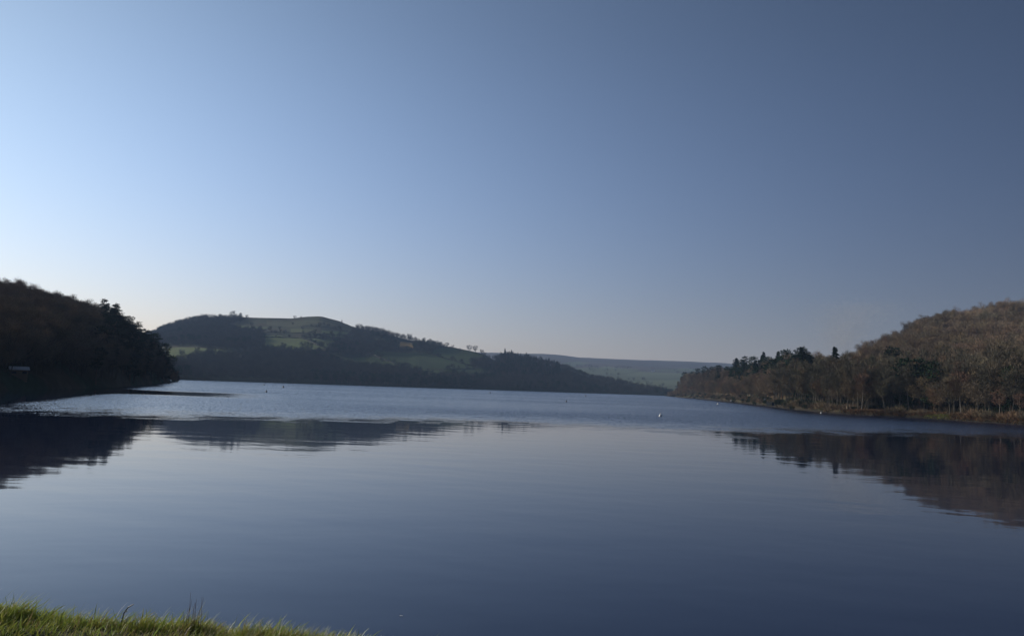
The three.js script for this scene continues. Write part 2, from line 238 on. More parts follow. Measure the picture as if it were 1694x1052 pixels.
// ------------------------------------------------------------------ trees
const BARK = C(0.085, 0.078, 0.062), TWIG = C(0.190, 0.150, 0.104), PALE = C(0.23, 0.21, 0.185), NEEDLE = C(0.022, 0.040, 0.020);
function bareTree(H, spread, n, wid, o = {}) { // leafless broadleaf: trunk, forking limbs, a haze of twigs
  const trunk = new Build(), crown = new Build(), bark = o.bark ?? BARK, twig = o.twig ?? TWIG, fork = H * (o.fork ?? rr(0.25, 0.38)), r0 = H * (o.stout ?? 0.015);
  const lean = V(rr(-0.04, 0.04) * H, 0, rr(-0.04, 0.04) * H), f = V(lean.x, fork, lean.z);
  trunk.path([V(0, -0.6, 0), V(0, 0.3, 0), V(lean.x * 0.4, fork * 0.5, lean.z * 0.5), f], [r0 * 1.5, r0 * 1.1, r0 * 0.95, r0 * 0.8], 6, bark);
  const ends = [];
  const limbs = o.limbs ?? 6;
  for (let k = 0; k < limbs; k++) { const a = 6.2832 * (k + rr(-0.3, 0.3)) / limbs, up = k === 0 ? 1 : rr(0.35, 0.95), out = k === 0 ? 0.15 : rr(0.5, 1);
    const e = V(f.x + Math.cos(a) * spread * 0.62 * out, fork + (H - fork) * 0.72 * up, f.z + Math.sin(a) * spread * 0.62 * out), m = f.clone().lerp(e, 0.5).add(V(Math.cos(a) * spread * 0.1, -0.03 * H, Math.sin(a) * spread * 0.1));
    crown.path([f, m, e], [r0 * 0.55, r0 * 0.36, r0 * 0.2], 4, bark); ends.push(m, e);
    for (let q = 0; q < 4; q++) { const s = (q & 1 ? m : e), b = a + rr(-1.3, 1.3), t = s.clone().add(V(Math.cos(b) * spread * rr(0.15, 0.42), (H - fork) * rr(0.02, 0.26), Math.sin(b) * spread * rr(0.15, 0.42))); crown.tube(s, t, r0 * 0.2, r0 * 0.07, 3, bark); ends.push(t); } }
  const cc = V(f.x, fork + (H - fork) * 0.45, f.z);
  for (let k = 0; k < n; k++) { const c = pick(ends), R = spread * 0.32, v = V(gauss(), gauss() * 0.8 + 0.25, gauss()).normalize(), q = c.clone().addScaledVector(v, R * Math.pow(rnd(), 0.55));
    if (q.y < fork * 0.8) continue; const dir = q.clone().sub(cc).normalize().multiplyScalar(0.7).add(V(rr(-0.6, 0.6), rr(-0.1, 0.9), rr(-0.6, 0.6))).normalize(), tw = twig.clone().multiplyScalar(rr(0.75, 1.25));
    crown.sliver(q, dir, H * rr(0.04, 0.085), wid * rr(0.7, 1.4), tw); }
  return { trunk, crown };
}
function pineTree(H, spread, clumps, per, o = {}) { // Scots pine: bare reddish stem, a crown of separate dark needle clumps
  const trunk = new Build(), crown = new Build(), r0 = H * 0.014, low = o.low ?? 0.42, bark = C(0.13, 0.085, 0.06);
  trunk.path([V(0, -0.6, 0), V(0.01 * H, H * 0.35, 0), V(-0.01 * H, H * 0.7, 0.01 * H), V(0, H * 0.94, 0)], [r0 * 1.3, r0, r0 * 0.7, r0 * 0.2], 6, bark);
  for (let k = 0; k < clumps; k++) { const t = (k + rnd()) / clumps, y = H * (low + (1 - low) * t), a = k * 2.4 + rr(-0.4, 0.4), w = spread * (t < 0.75 ? 0.55 + 0.6 * t : 1 - 2.6 * (t - 0.75)) * rr(0.45, 1), c = V(Math.cos(a) * w, y + rr(-0.02, 0.03) * H, Math.sin(a) * w);
    crown.tube(V(0, y - 0.05 * H, 0), c, r0 * 0.3, r0 * 0.12, 3, bark); const R = spread * rr(0.28, 0.45), n = per;
    for (let q = 0; q < n; q++) { const v = V(gauss(), gauss() * 0.5, gauss()).multiplyScalar(R * 0.5), s = c.clone().add(v); crown.sliver(s, V(v.x, Math.abs(v.y) + R * 0.35 * rnd(), v.z).add(V(rr(-.3, .3), rr(-.3, .3), rr(-.3, .3)).multiplyScalar(R)).normalize(), rr(0.5, 1.0) * (o.leaf ?? 0.9), rr(0.3, 0.6) * (o.leaf ?? 0.9), NEEDLE.clone().multiplyScalar(rr(0.7, 1.5))); } }
  return { trunk, crown };
}
function spruceTree(H, spread, tiers, per, o = {}) { // narrow pointed conifer with drooping tiers
  const trunk = new Build(), crown = new Build(), r0 = H * 0.012; trunk.path([V(0, -0.6, 0), V(0, H * 0.5, 0), V(0, H, 0)], [r0 * 1.3, r0 * 0.8, r0 * 0.1], 5, C(0.09, 0.07, 0.055));
  for (let k = 0; k < tiers * per; k++) { const t = Math.pow(rnd(), 1.15), y = H * (0.12 + 0.88 * t), a = rr(0, 6.2832), ww = (spread * Math.pow(1 - t, 0.75) + 0.3) * rr(0.55, 1.12), tip = V(Math.cos(a) * ww, y - ww * rr(0.15, 0.4), Math.sin(a) * ww), root = V(0, y, 0);
    for (let m = 0; m < 7; m++) { const q = root.clone().lerp(tip, rr(0.1, 1)); crown.sliver(q, V(Math.cos(a + rr(-1, 1)), rr(-0.4, 0.5), Math.sin(a + rr(-1, 1))).normalize(), rr(0.4, 0.85) * (o.leaf ?? 1), rr(0.25, 0.5) * (o.leaf ?? 1), NEEDLE.clone().multiplyScalar(rr(0.6, 1.35))); } }
  return { trunk, crown };
}
function shrub(H, W, n, twig, wid = 0.05) { const b = new Build(); for (let k = 0; k < n; k++) { const a = rr(0, 6.2832), r = W * Math.sqrt(rnd()) * 0.5, y = H * rnd() * 0.75 * (1 - (r / W) * 0.9); b.sliver(V(Math.cos(a) * r, y - 0.1, Math.sin(a) * r), V(Math.cos(a) * rr(0, 0.9), rr(0.4, 1.2), Math.sin(a) * rr(0, 0.9)).normalize(), H * rr(0.2, 0.42), wid * rr(0.7, 1.4), twig.clone().multiplyScalar(rr(0.7, 1.3))); } return b; }

const woodMat = new THREE.MeshPhysicalMaterial({ vertexColors: true, roughness: 1, specularIntensity: 0.1, side: THREE.DoubleSide });
const tones = [C(1, 1, 1), C(1.3, 1.1, 0.98), C(0.72, 0.75, 0.75), C(1.12, 1.1, 0.98)].map((c) => new THREE.MeshPhysicalMaterial({ vertexColors: true, color: c, roughness: 1, specularIntensity: 0.1, side: THREE.DoubleSide }));
const kinds = { // near versions, unit metres
  oak: [0, 1, 2, 3].map(() => bareTree(rr(13.5, 15.5), rr(5.6, 6.8), 4200, 0.085)),
  tall: [0, 1, 2].map(() => bareTree(rr(17, 21), rr(3.6, 4.6), 2500, 0.095, { fork: rr(0.24, 0.36), limbs: 8, stout: 0.0105, bark: C(0.085, 0.08, 0.068), twig: C(0.105, 0.095, 0.07) })),
  stem: [0, 1, 2].map(() => bareTree(rr(17, 20), rr(3.4, 4.2), 1900, 0.095, { fork: rr(0.5, 0.58), limbs: 7, stout: 0.0080, bark: C(0.15, 0.135, 0.11), twig: C(0.105, 0.095, 0.07) })),
  birch: [0, 1].map(() => bareTree(rr(12, 15), rr(2.8, 3.4), 1300, 0.065, { fork: 0.4, limbs: 5, stout: 0.009, bark: PALE, twig: C(0.14, 0.10, 0.08) })),
  field: [0, 1, 2].map(() => bareTree(12, 6.0, 1300, 0.26, { fork: 0.16, bark: C(0.07, 0.065, 0.055), twig: C(0.07, 0.062, 0.05) })),
  pine: [0, 1, 2].map(() => pineTree(rr(17, 21), rr(3.2, 4.2), 26, 60)),
  bushyPine: [0, 1].map(() => pineTree(rr(15, 18), rr(3.6, 4.4), 34, 60, { low: 0.12 })),
  spruce: [0, 1].map(() => spruceTree(rr(17, 20), rr(3.2, 3.8), 26, 22)),
};
const asGeo = {}; for (const k in kinds) asGeo[k] = kinds[k].map((t) => ({ trunk: t.trunk.geo(), crown: t.crown.geo(), both: join(t.trunk, t.crown).geo(), H: Math.max(...t.crown.p.filter((_, i) => i % 3 === 1)) }));
const farKinds = { oak: [0, 1, 2].map(() => bareTree(12, 5.2, 520, 0.26, { bark: C(0.07, 0.065, 0.055), twig: C(0.065, 0.058, 0.046) })), pine: [0, 1].map(() => pineTree(13, 3.6, 16, 26, { low: 0.3, leaf: 1.3 })), spruce: [0].map(() => spruceTree(15, 3.2, 14, 6, { leaf: 1.8 })) };
const farGeo = {}; for (const k in farKinds) farGeo[k] = farKinds[k].map((t) => join(t.trunk, t.crown).geo());

function plantTree(kind, pos, scale, name, label, group, category = 'tree', tone) {
  const n = Math.floor(rnd() * asGeo[kind].length), g = asGeo[kind][n], o = thing(name, pos, label, category, group);
  mesh('trunk', g.trunk, woodMat, o); mesh('crown', g.crown, tone === undefined ? pick(tones) : tones[tone], o);
  o.rotation.y = rr(0, 6.2832); o.scale.setScalar(scale); return o;
}
const fit = (kind, height) => height / (asGeo[kind][0].H);
function woods(name, geo, spots, label, category) { // a far wood that reads as one mass
  const by = geo.map(() => []); for (const s of spots) by[Math.floor(rnd() * geo.length)].push(s);
  by.forEach((list, n) => { if (!list.length) return; const im = shade(new THREE.InstancedMesh(geo[n], woodMat, list.length)); im.name = numbered(name); const m = new THREE.Matrix4(), q = new THREE.Quaternion();
    list.forEach((s, k) => { q.setFromAxisAngle(V(0, 1, 0), rr(0, 6.2832)); m.compose(s.pos, q, V(s.k * rr(0.9, 1.15), s.k, s.k * rr(0.9, 1.15))); im.setMatrixAt(k, m); const v = s.tint ?? rr(0.75, 1.2); im.setColorAt(k, C(v * (s.warm ?? 1) * rr(0.94, 1.08), v, v * rr(0.9, 1.05))); });
    tag(im, label, category, null, 'stuff'); scene.add(im); });
}
function scatter(hill, p0, p1, dIn, dOut, step, keep) { // jittered grid over a hill, in plan
  const out = []; let dMin = 1e9, dMax = 0; for (let p = p0; p <= p1; p += 20) { dMin = Math.min(dMin, dIn(p)); dMax = Math.max(dMax, dOut(p)); }
  const xs = [p0, p1].flatMap((p) => [dMin, dMax].map((d) => d * (p - 847) / FOCAL)), x0 = Math.min(...xs), x1 = Math.max(...xs);
  for (let d = dMin; d < dMax; d += step) for (let x = x0; x < x1; x += step) { const X = x + rr(-0.48, 0.48) * step, D = d + rr(-0.48, 0.48) * step, p = pOf(X, -D); if (p < p0 || p > p1 || D < dIn(p) || D > dOut(p)) continue; if (keep && !keep(X, -D, p)) continue; out.push({ pos: V(X, hill.h(p, D) - 0.1, -D), p, d: D, in: D - hill.shore(p) }); }
  return out;
}

// ---- right bank
seed = 77;
{
  const edge = (p) => rightHill.shore(p) + 4.5, glade = plan(rightHill, [[1672, 541], [1694, 536], [1730, 536], [1730, 552], [1690, 551]]);
  const spots = scatter(rightHill, 1106, 2000, edge, (p) => R_crest(p) + 45, 4.7, (x, z, p) => { if (inPoly(glade, x, z)) return false; return -z - rightHill.shore(p) < 60 || rnd() < 0.33; });
  const mass = { oak: [], pine: [], spruce: [], tall: [] }, near = [];
  for (const s of spots) { const n = fbm(s.pos.x * 0.02 + 11, s.pos.z * 0.02 + 3, 3), u = rnd(); let kind = 'oak';
    const px = s.p, deep = s.in;
    if (px < 1190) kind = deep > 60 && u < 0.25 ? 'pine' : 'oak';
    else if (px < 1345) kind = deep > 45 ? (u < 0.45 ? 'pine' : u < 0.6 ? 'spruce' : 'oak') : px > 1285 ? (u < 0.75 ? 'tall' : 'oak') : 'oak';
    else if (px < 1450) kind = deep < 55 ? (u < 0.8 ? 'tall' : 'oak') : 'oak';
    else if (px < 1650) kind = deep < 45 ? (u < 0.6 ? 'tall' : u < 0.63 ? 'pine' : 'oak') : (n > 0.6 && deep < 90 && u < 0.12 ? 'pine' : 'oak');
    else kind = deep < 40 ? (u < 0.06 ? 'pine' : u < 0.6 ? 'tall' : 'oak') : (n > 0.6 && deep < 90 && u < 0.12 ? 'pine' : 'oak');
    s.kind = kind; const low = px < 1130 ? 0.6 : deep < 12 ? 0.82 : 1;
    s.size = low * (deep > 60 ? rr(0.85, 1.12) : rr(0.74, 1.05)); s.warm = rr(0.92, 1.12); s.tint = 0.55 + 1.0 * fbm(s.pos.x * 0.03, s.pos.z * 0.03 + 50, 2) * rr(0.5, 1.5);
    if (px < 1715 && deep < (px < 1250 ? 30 : 17) && near.length < 280) near.push(s); else mass[kind].push({ pos: s.pos, k: s.size, warm: s.warm, tint: s.tint }); }
  const G = { oak: ['broadleaf_tree', 'bare brown broadleaf tree in the front rows of the wood on the right shore', 'bare broadleaf trees on the right shore'], tall: ['tall_tree', 'tall slim leafless tree with a long pale stem near the water on the right shore', 'tall pale-stemmed trees on the right shore'], pine: ['pine_tree', 'dark green pine tree standing in the front rows of the right shore wood', 'pines on the right shore'], spruce: ['spruce_tree', 'narrow pointed dark conifer in the front rows of the right shore wood', 'pointed conifers on the right shore'] };
  const zone = (p) => p < 1150 ? 'at the far tip of the right shore' : p < 1212 ? 'left of the upturned boat' : p < 1264 ? 'between the boat and the notice board' : p < 1302 ? 'behind the low tan wall' : p < 1398 ? 'between the tan wall and the marker post' : p < 1490 ? 'behind the bracken bank' : p < 1560 ? 'around the bushy pines' : p < 1640 ? 'right of the bushy pines' : 'near the right edge';
  const looks = { oak: 'bare brown spreading tree', tall: 'tall slim leafless tree', pine: 'dark green pine', spruce: 'narrow pointed dark conifer' };
  for (const s of near) { const [n, , g] = G[s.kind]; plantTree(s.kind, s.pos, s.size, n, looks[s.kind] + ' in the shore wood ' + zone(s.p), g + ' ' + zone(s.p)); }
  const under = [0, 1, 2].map((k) => shrub(3.2, 4, 260, k === 2 ? C(0.035, 0.048, 0.026) : TWIG.clone().multiplyScalar(0.85), k === 2 ? 0.2 : 0.11).geo());
  woods('undergrowth', under, scatter(rightHill, 1104, 1900, (p) => rightHill.shore(p) + (p < 1395 ? 0.2 : 6), (p) => rightHill.shore(p) + 26, 3.0, (x, z, p) => rnd() < (p < 1395 ? 0.95 : 0.5)).map((s) => ({ pos: s.pos, k: rr(0.5, 1.15) * (s.in < 3 ? 0.7 : s.in < 6 ? 0.9 : 1) })), 'tangled brown undergrowth between the trunks of the right shore wood', 'undergrowth');
  woods('broadleaf_woodland', asGeo.oak.map((g) => g.both), mass.oak, 'brown leafless woodland covering the hill on the right', 'woodland');
  woods('pine_woodland', asGeo.pine.concat(asGeo.bushyPine).map((g) => g.both), mass.pine, 'dark pines mixed through the wood on the right hill', 'woodland');
  woods('spruce_woodland', asGeo.spruce.map((g) => g.both), mass.spruce, 'pointed conifers scattered through the right hill wood', 'woodland');
  woods('tall_woodland', asGeo.tall.map((g) => g.both), mass.tall, 'tall slim leafless trees behind the front rows on the right shore', 'woodland');
  // trees one can pick out: [kind, name, px of foot, metres behind the shore, height, label]
  const single = [
    ['bushyPine', 'pine_tree', 1502, 9, 19, 'broad dark green pine at the middle of the right shore, first of the pair'],
    ['bushyPine', 'pine_tree', 1548, 8, 17.5, 'dark green pine right of the broad pine pair on the right shore'],
    ['pine', 'pine_tree', 1524, 10, 18, 'dark pine standing between the two bushy pines on the right shore'],
    ['bushyPine', 'pine_tree', 1676, 9, 15, 'bushy green pine at the right edge of the picture'],
    ['bushyPine', 'pine_tree', 1340, 22, 15, 'dark bushy pine low in the wood behind the small wall'],
    ['birch', 'birch_tree', 1655, 3.5, 9.5, 'slender pale birch leaning over the bank near the right edge'],
    ['birch', 'birch_tree', 1688, 3.5, 7.5, 'small pale birch at the far right edge of the bank'],
    ['birch', 'birch_tree', 1592, 7, 14, 'tall pale birch left of the leaning birch on the right bank'],
    ['birch', 'birch_tree', 1428, 5, 14, 'white-stemmed birch beside the reddish bracken bank'],
    ['birch', 'birch_tree', 1216, 6, 11, 'pale grey birch behind the upturned white boat'],
    ['spruce', 'spruce_tree', 1385, 70, 22.5, 'pointed conifer rising highest above the right shore treeline'],
    ['spruce', 'spruce_tree', 1343, 62, 19, 'pointed dark conifer left of the highest conifer on the right treeline'],
    ['pine', 'pine_tree', 1328, 66, 17, 'round-headed dark pine on the right treeline before the conifers'],
    ['bushyPine', 'pine_tree', 1277, 75, 18, 'dark pine at the middle of the low right treeline'],
    ['spruce', 'spruce_tree', 1184, 60, 13, 'lone pointed conifer where the right wood meets the far moor'],
  ];
  for (const [k, n, px, back, H, label] of single) { const d = rightHill.shore(px) + back, pos = V(d * (px - 847) / FOCAL, rightHill.h(px, d) - 0.1, -d), o = plantTree(k, pos, fit(k, H), n, label, null, 'tree', k === 'birch' ? 1 : 0); if (label.includes('leaning')) { o.rotation.z = -0.12; } }
  for (const [px, back, H] of [[1352, 8, 16], [1375, 6, 15], [1380, 9, 18], [1387, 7, 16], [1414, 9, 19], [1422, 6, 16], [1439, 11, 17], [1477, 12, 18], [1506, 5, 17], [1581, 8, 17], [1633, 9, 15], [1638, 7, 17]]) { const d = rightHill.shore(px) + back; plantTree('stem', V(d * (px - 847) / FOCAL, rightHill.h(px, d) - 0.1, -d), fit('stem', H), 'tall_tree', 'tall tree with a sunlit bare stem ' + zone(px), 'sunlit stems ' + zone(px), 'tree', 0); }
  // bracken, dead grass and shrubs on the bank
  const tuft = (col, H) => { const b = new Build(); for (let k = 0; k < 26; k++) { const a = rr(0, 6.2832), r = rr(0, 0.5); b.sliver(V(Math.cos(a) * r, -0.05, Math.sin(a) * r), V(Math.cos(a) * 0.6, rr(0.5, 1.1), Math.sin(a) * 0.6).normalize(), H * rr(0.6, 1.2), 0.09, col.clone().multiplyScalar(rr(0.65, 1.3))); } return b.geo(); };
  const strip = (p0, p1, a, b, step, keep) => scatter(rightHill, p0, p1, (p) => rightHill.shore(p) + a, (p) => rightHill.shore(p) + b, step, keep);
  woods('bracken', [tuft(C(0.150, 0.088, 0.048), 0.9), tuft(C(0.125, 0.088, 0.052), 0.7)], strip(1395, 1900, 0.5, 6.5, 0.7, (x, z) => fbm(x * 0.07, z * 0.07) > 0.3).map((s) => ({ pos: s.pos, k: rr(0.8, 1.5) })), 'rusty dead bracken covering the bank on the right shore', 'bracken');
  woods('dead_grass', [tuft(C(0.10, 0.08, 0.046), 0.45)], strip(1150, 1900, 0.3, 3.5, 0.8, (x, z) => fbm(x * 0.06 + 30, z * 0.06) > 0.47).map((s) => ({ pos: s.pos, k: rr(0.7, 1.3) })), 'straw-coloured dead grass along the right waterline', 'grass');
  woods('bank_grass', [tuft(C(0.20, 0.21, 0.06), 0.5)], strip(1531, 1590, 0.4, 3.2, 0.5).map((s) => ({ pos: s.pos, k: rr(0.7, 1.2) })), 'yellow-green grass patch at the waterline below the pines', 'grass');
  const bush = [0, 1, 2].map(() => shrub(3, 3.6, 420, TWIG, 0.07).geo());
  for (const [px, back, k] of [[1112, 3, 1.2], [1130, 4, 1.3], [1152, 3, 1.2], [1172, 3, 1.1], [1190, 3, 1], [1232, 3, .9], [1250, 3, 1], [1262, 5, 1.2], [1310, 2.5, .9], [1322, 3, 1.1], [1335, 2.5, 1], [1348, 3, 1.2], [1362, 3, 1.2], [1376, 2.5, 1], [1474, 3, .9], [1490, 4, 1.1], [1510, 2.5, .7], [1528, 3, .8], [1610, 3.5, 1], [1625, 3, 1.1], [1640, 2.5, 1], [1662, 2.5, .9], [1680, 3, 1.1], [1700, 3, 1]]) {
    const d = rightHill.shore(px) + back, o = mesh('shrub', pick(bush), pick(tones), scene); o.position.set(d * (px - 847) / FOCAL, rightHill.h(px, d) - 0.1, -d); o.scale.setScalar(k * rr(0.9, 1.1)); o.rotation.y = rr(0, 6); tag(o, 'low leafless brown shrub at the water edge of the right shore', 'shrub', 'shrubs along the right shore'); }
}
// ---- left bank
seed = 501;
{
  const spots = scatter(leftHill, -700, 306, (p) => leftHill.shore(p) + 1.5, (p) => Math.min(L_crest(p) + 40, 760), 5.0), mass = { oak: [], pine: [] }; let n = 0;
  for (const s of spots) { const u = rnd(), pineHere = s.p > 165 ? 0.4 : 0, kind = u < pineHere ? 'pine' : 'oak', k = (s.p > 262 ? 0.62 : 0.85) * rr(0.75, 1.1);
    if (s.p > -10 && s.p < 296 && Math.abs(s.d - L_crest(s.p)) < 7 && n < 70) { n++; if (kind === 'oak') plantTree('oak', s.pos, k, 'broadleaf_tree', 'leafless tree on the skyline of the dark left bank', 'skyline trees of the left bank', 'tree', 2); else plantTree('pine', s.pos, k, 'pine_tree', 'dark pine on the skyline of the left bank', 'skyline pines of the left bank', 'tree', 2); }
    else mass[kind].push({ pos: s.pos, k }); }
  woods('left_woodland', asGeo.oak.map((g) => g.both), mass.oak, 'dark leafless woodland on the shaded left bank', 'woodland');
  woods('left_pine_woodland', asGeo.bushyPine.concat(asGeo.pine).map((g) => g.both), mass.pine, 'dark pines mixed through the wood on the left bank', 'woodland');
  for (const [px, py, d, label] of [[190, 521, 420, 'tallest dark pine on the left bank skyline, above the slope'], [212, 523, 425, 'ragged pine right of the tallest pine on the left bank'], [225, 530, 430, 'narrow dark pine near the right end of the left skyline'], [255, 550, 470, 'dark pine standing out where the left bank drops to the water'], [272, 566, 500, 'lower dark pine on the falling end of the left bank'], [283, 588, 545, 'last small dark pine at the tip of the left bank']]) {
    const a = at(px, py, d), y = leftHill.h(pOf(a.x, a.z), d) - 0.2; plantTree('pine', V(a.x, y, -d), fit('pine', Math.max(7, a.y - y + 2.5)), 'pine_tree', label, null, 'tree', 0); }
}
// ---- farmed hill: woods, hedges, field trees
seed = 902;
{
  const W = [
    [[215, 568], [240, 556], [255, 550], [275, 541], [300, 533], [335, 525], [396, 527], [402, 533], [375, 541], [400, 548], [430, 548], [436, 558], [437, 575], [400, 583], [357, 577], [278, 574], [240, 576], [215, 580]],
    [[575, 556], [590, 542], [620, 543], [650, 551], [690, 564], [688, 567], [660, 562], [617, 558]],
    [[563, 562], [600, 557], [618, 563], [622, 578], [600, 588], [560, 588], [540, 582]],
    [[622, 566], [658, 569], [660, 577], [622, 578]], [[685, 568], [712, 570], [735, 576], [720, 583], [682, 580]], [[560, 579], [720, 579], [705, 583], [620, 584], [560, 588]],
    [[778, 600], [800, 598], [822, 605], [815, 613], [780, 612]],
  ].map((f) => plan(midHill, f));
  const upper = table([[200, 606], [270, 602], [300, 597], [320, 593], [345, 585], [370, 590], [400, 587], [440, 580], [500, 584], [545, 585], [552, 600], [600, 606], [650, 612], [690, 613], [700, 626], [716, 630], [735, 620], [760, 622], [800, 628], [818, 615], [835, 585], [850, 586], [1110, 586]]);
  const limit = table(Array.from({ length: 46 }, (_, i) => { const px = 208 + i * 20, v = midHill.hit(px, upper(px)); return [pOf(v.x, v.z), Math.min(-v.z, M_crest(px) + 25)]; }));
  const lim2 = (p) => p > 822 ? M_crest(p) + 25 : limit(p);
  const spots = scatter(midHill, 205, 1118, (p) => midHill.shore(p) + 3, () => 2000, 7.2, (x, z, p) => -z < lim2(p) || W.some((f) => inPoly(f, x, z)));
  const mass = { oak: [], pine: [], spruce: [] };
  for (const s of spots) { const a = fbm(s.pos.x * 0.012, s.pos.z * 0.012 + 8), u = rnd(); const kind = s.in < 60 && s.p > 520 && s.p < 800 ? (u < 0.5 ? 'pine' : 'oak') : s.p > 815 && s.p < 930 && s.in > 120 ? (u < 0.45 ? 'spruce' : 'oak') : a > 0.6 && u < 0.4 ? 'pine' : 'oak'; mass[kind].push({ pos: s.pos, k: rr(0.7, 1.1) * (s.p > 950 ? 0.85 : 1) }); }
  woods('hill_woodland', farGeo.oak, mass.oak, 'leafless woods on the far hill and along its shore', 'woodland');
  woods('hill_pine_woodland', farGeo.pine, mass.pine, 'dark pines in the woods along the far shore', 'woodland');
  woods('hill_spruce_woodland', farGeo.spruce, mass.spruce, 'pointed conifers on the spur of the far hill', 'woodland');
  // single trees: [px, py of foot, height m, kind, label]
  for (const [px, py, H, k, label] of [
    [385, 526, 15, 'oak', 'large round leafless tree crowning the top of the far hill'], [397, 527, 11, 'bushyPine', 'dark rounded evergreen beside the large round hilltop tree'], [408, 527, 8, 'oak', 'small round tree right of the dark hilltop evergreen'],
    [487, 528, 7, 'oak', 'small tree on the bare skyline of the far hill, first of two'], [497, 527, 5, 'oak', 'smaller tree on the bare skyline right of its twin'],
    [467, 579, 12, 'oak', 'round leafless tree in the bright green field of the far hill'], [504, 581, 16, 'oak', 'big dark tree at the corner of the bright green field'], [512, 581, 13, 'oak', 'dark tree touching the big field-corner tree'], [532, 576, 11, 'oak', 'leafless tree at the edge of the second green field'], [543, 577, 10, 'oak', 'smaller leafless tree beside the second green field'],
    [677, 563, 13, 'oak', 'broad dark tree standing above the straw-coloured field'], [668, 561, 10, 'oak', 'round tree left of the broad tree above the straw-coloured field'],
    [718, 571, 8, 'oak', 'leftmost round tree of the row on the falling skyline'], [729, 573, 9, 'oak', 'middle round tree of the row on the falling skyline'], [739, 575, 9, 'oak', 'third round tree of the row on the falling skyline'], [749, 576, 6, 'oak', 'small last bush-like tree of the skyline row'],
    [776, 581, 11, 'oak', 'first of the three skyline trees near the end of the hill'], [786, 583, 12, 'oak', 'tallest of the three skyline trees near the end of the hill'], [797, 586, 9, 'oak', 'last of the three skyline trees near the end of the hill'], [818, 590, 10, 'oak', 'single round tree against the far moor beside the conifer spur'],
    [835, 590, 14, 'spruce', 'tallest conifer on the spur against the far moor'], [846, 592, 13, 'spruce', 'pointed conifer right of the tallest one on the spur'],
    [786, 607, 12, 'oak', 'leafless tree at the hedge end in the lower field'], [640, 577, 11, 'oak', 'leafless tree left of the straw-coloured field'], [652, 578, 12, 'oak', 'dark tree touching the left side of the straw-coloured field'], [750, 624, 11, 'bushyPine', 'dark evergreen by the shore below the lower field'], [704, 628, 12, 'bushyPine', 'dark evergreen beside the small field above the far shore'],
  ]) { const v = midHill.hit(px, py), kk = k === 'oak' ? 'field' : k; plantTree(kk, v.setY(v.y - 0.2), fit(kk, H * 1.4), kk === 'field' ? 'broadleaf_tree' : kk === 'spruce' ? 'spruce_tree' : 'evergreen_tree', label, null, 'tree', 2); }
  for (const [px, py, H] of [[446, 547, 8], [462, 546, 7], [455, 552, 7], [470, 553, 8], [520, 552, 8], [548, 556, 7], [556, 566, 9], [415, 540, 8], [395, 547, 9], [425, 551, 9], [600, 590, 9], [608, 594, 8], [632, 600, 8], [668, 607, 8], [690, 584, 9], [712, 588, 9], [726, 592, 8], [748, 598, 9], [764, 602, 8], [760, 583, 8], [800, 592, 10], [808, 596, 9], [796, 601, 10], [812, 604, 10], [560, 545, 7], [500, 546, 7], [484, 538, 6], [536, 538, 6], [300, 590, 10], [325, 588, 11], [347, 586, 11], [366, 590, 10], [700, 575, 9], [578, 576, 11], [632, 571, 10], [645, 572, 11]]) { const v = midHill.hit(px, py); plantTree('field', v.setY(v.y - 0.2), fit('field', H * 1.4), 'broadleaf_tree', 'small dark leafless tree along the field edges of the far hill', 'hedge trees of the far hill', 'tree', 2); }
  // hedges and field walls, each following the ground
  const hedgeMat = matte(C(0.040, 0.042, 0.026), 1);
  for (const [line, hgt, label] of [
    [[[429, 558], [491, 559], [505, 562], [520, 569], [540, 576]], 2.2, 'dark hedge along the top and side of the bright green field'], [[[508, 558], [535, 561], [565, 565]], 2, 'hedge above the second green field'], [[[504, 555], [540, 553.5], [575, 555]], 1.8, 'hedge above the thin green strip field'], [[[505, 558], [535, 559], [567, 559.5]], 1.8, 'hedge below the thin green strip field'],
    [[[618, 588], [652, 602], [677, 610]], 2, 'hedge running down between the two lower fields'], [[[703, 584], [737, 593], [781, 606]], 2.2, 'long hedge slanting down the broad dark green field'], [[[682, 611], [705, 616], [724, 623]], 2, 'short hedge above the evergreen by the shore'], [[[733, 610.5], [760, 610.5], [786, 610]], 2, 'level hedge across the foot of the broad field'],
    [[[402, 526.5], [440, 527], [482, 528.5]], 1.2, 'dry wall along the bare skyline of the far hill'], [[[743, 574], [775, 581], [807, 588.5]], 1.6, 'hedge just below the falling skyline'], [[[437, 574], [463, 579], [508, 583], [560, 581]], 2.6, 'thick hedge below the bright green field'], [[[366, 543], [400, 546], [440, 546]], 1.8, 'hedge below the small field near the white barn'], [[[440, 550], [480, 551], [530, 553]], 1.6, 'hedge crossing the upper slope of the far hill'], [[[500, 540], [540, 541], [575, 549]], 1.5, 'hedge high on the far hill below the bare top'],
  ]) { const pts = []; for (let i = 1; i < line.length; i++) for (let q = 0; q < 14; q++) { const t = q / 14; pts.push(midHill.hit(line[i - 1][0] + (line[i][0] - line[i - 1][0]) * t, line[i - 1][1] + (line[i][1] - line[i - 1][1]) * t)); } pts.push(midHill.hit(...line[line.length - 1]));
    if (!label.includes('wall') && !label.includes('skyline')) for (let i = 3; i < pts.length - 1; i += 2 + Math.floor(rnd() * 4)) if (rnd() < 0.75) plantTree('field', pts[i].clone().setY(pts[i].y - 0.2), fit('field', rr(6, 12)), 'broadleaf_tree', 'small tree in the ' + label, 'trees in the ' + label, 'tree', 2);
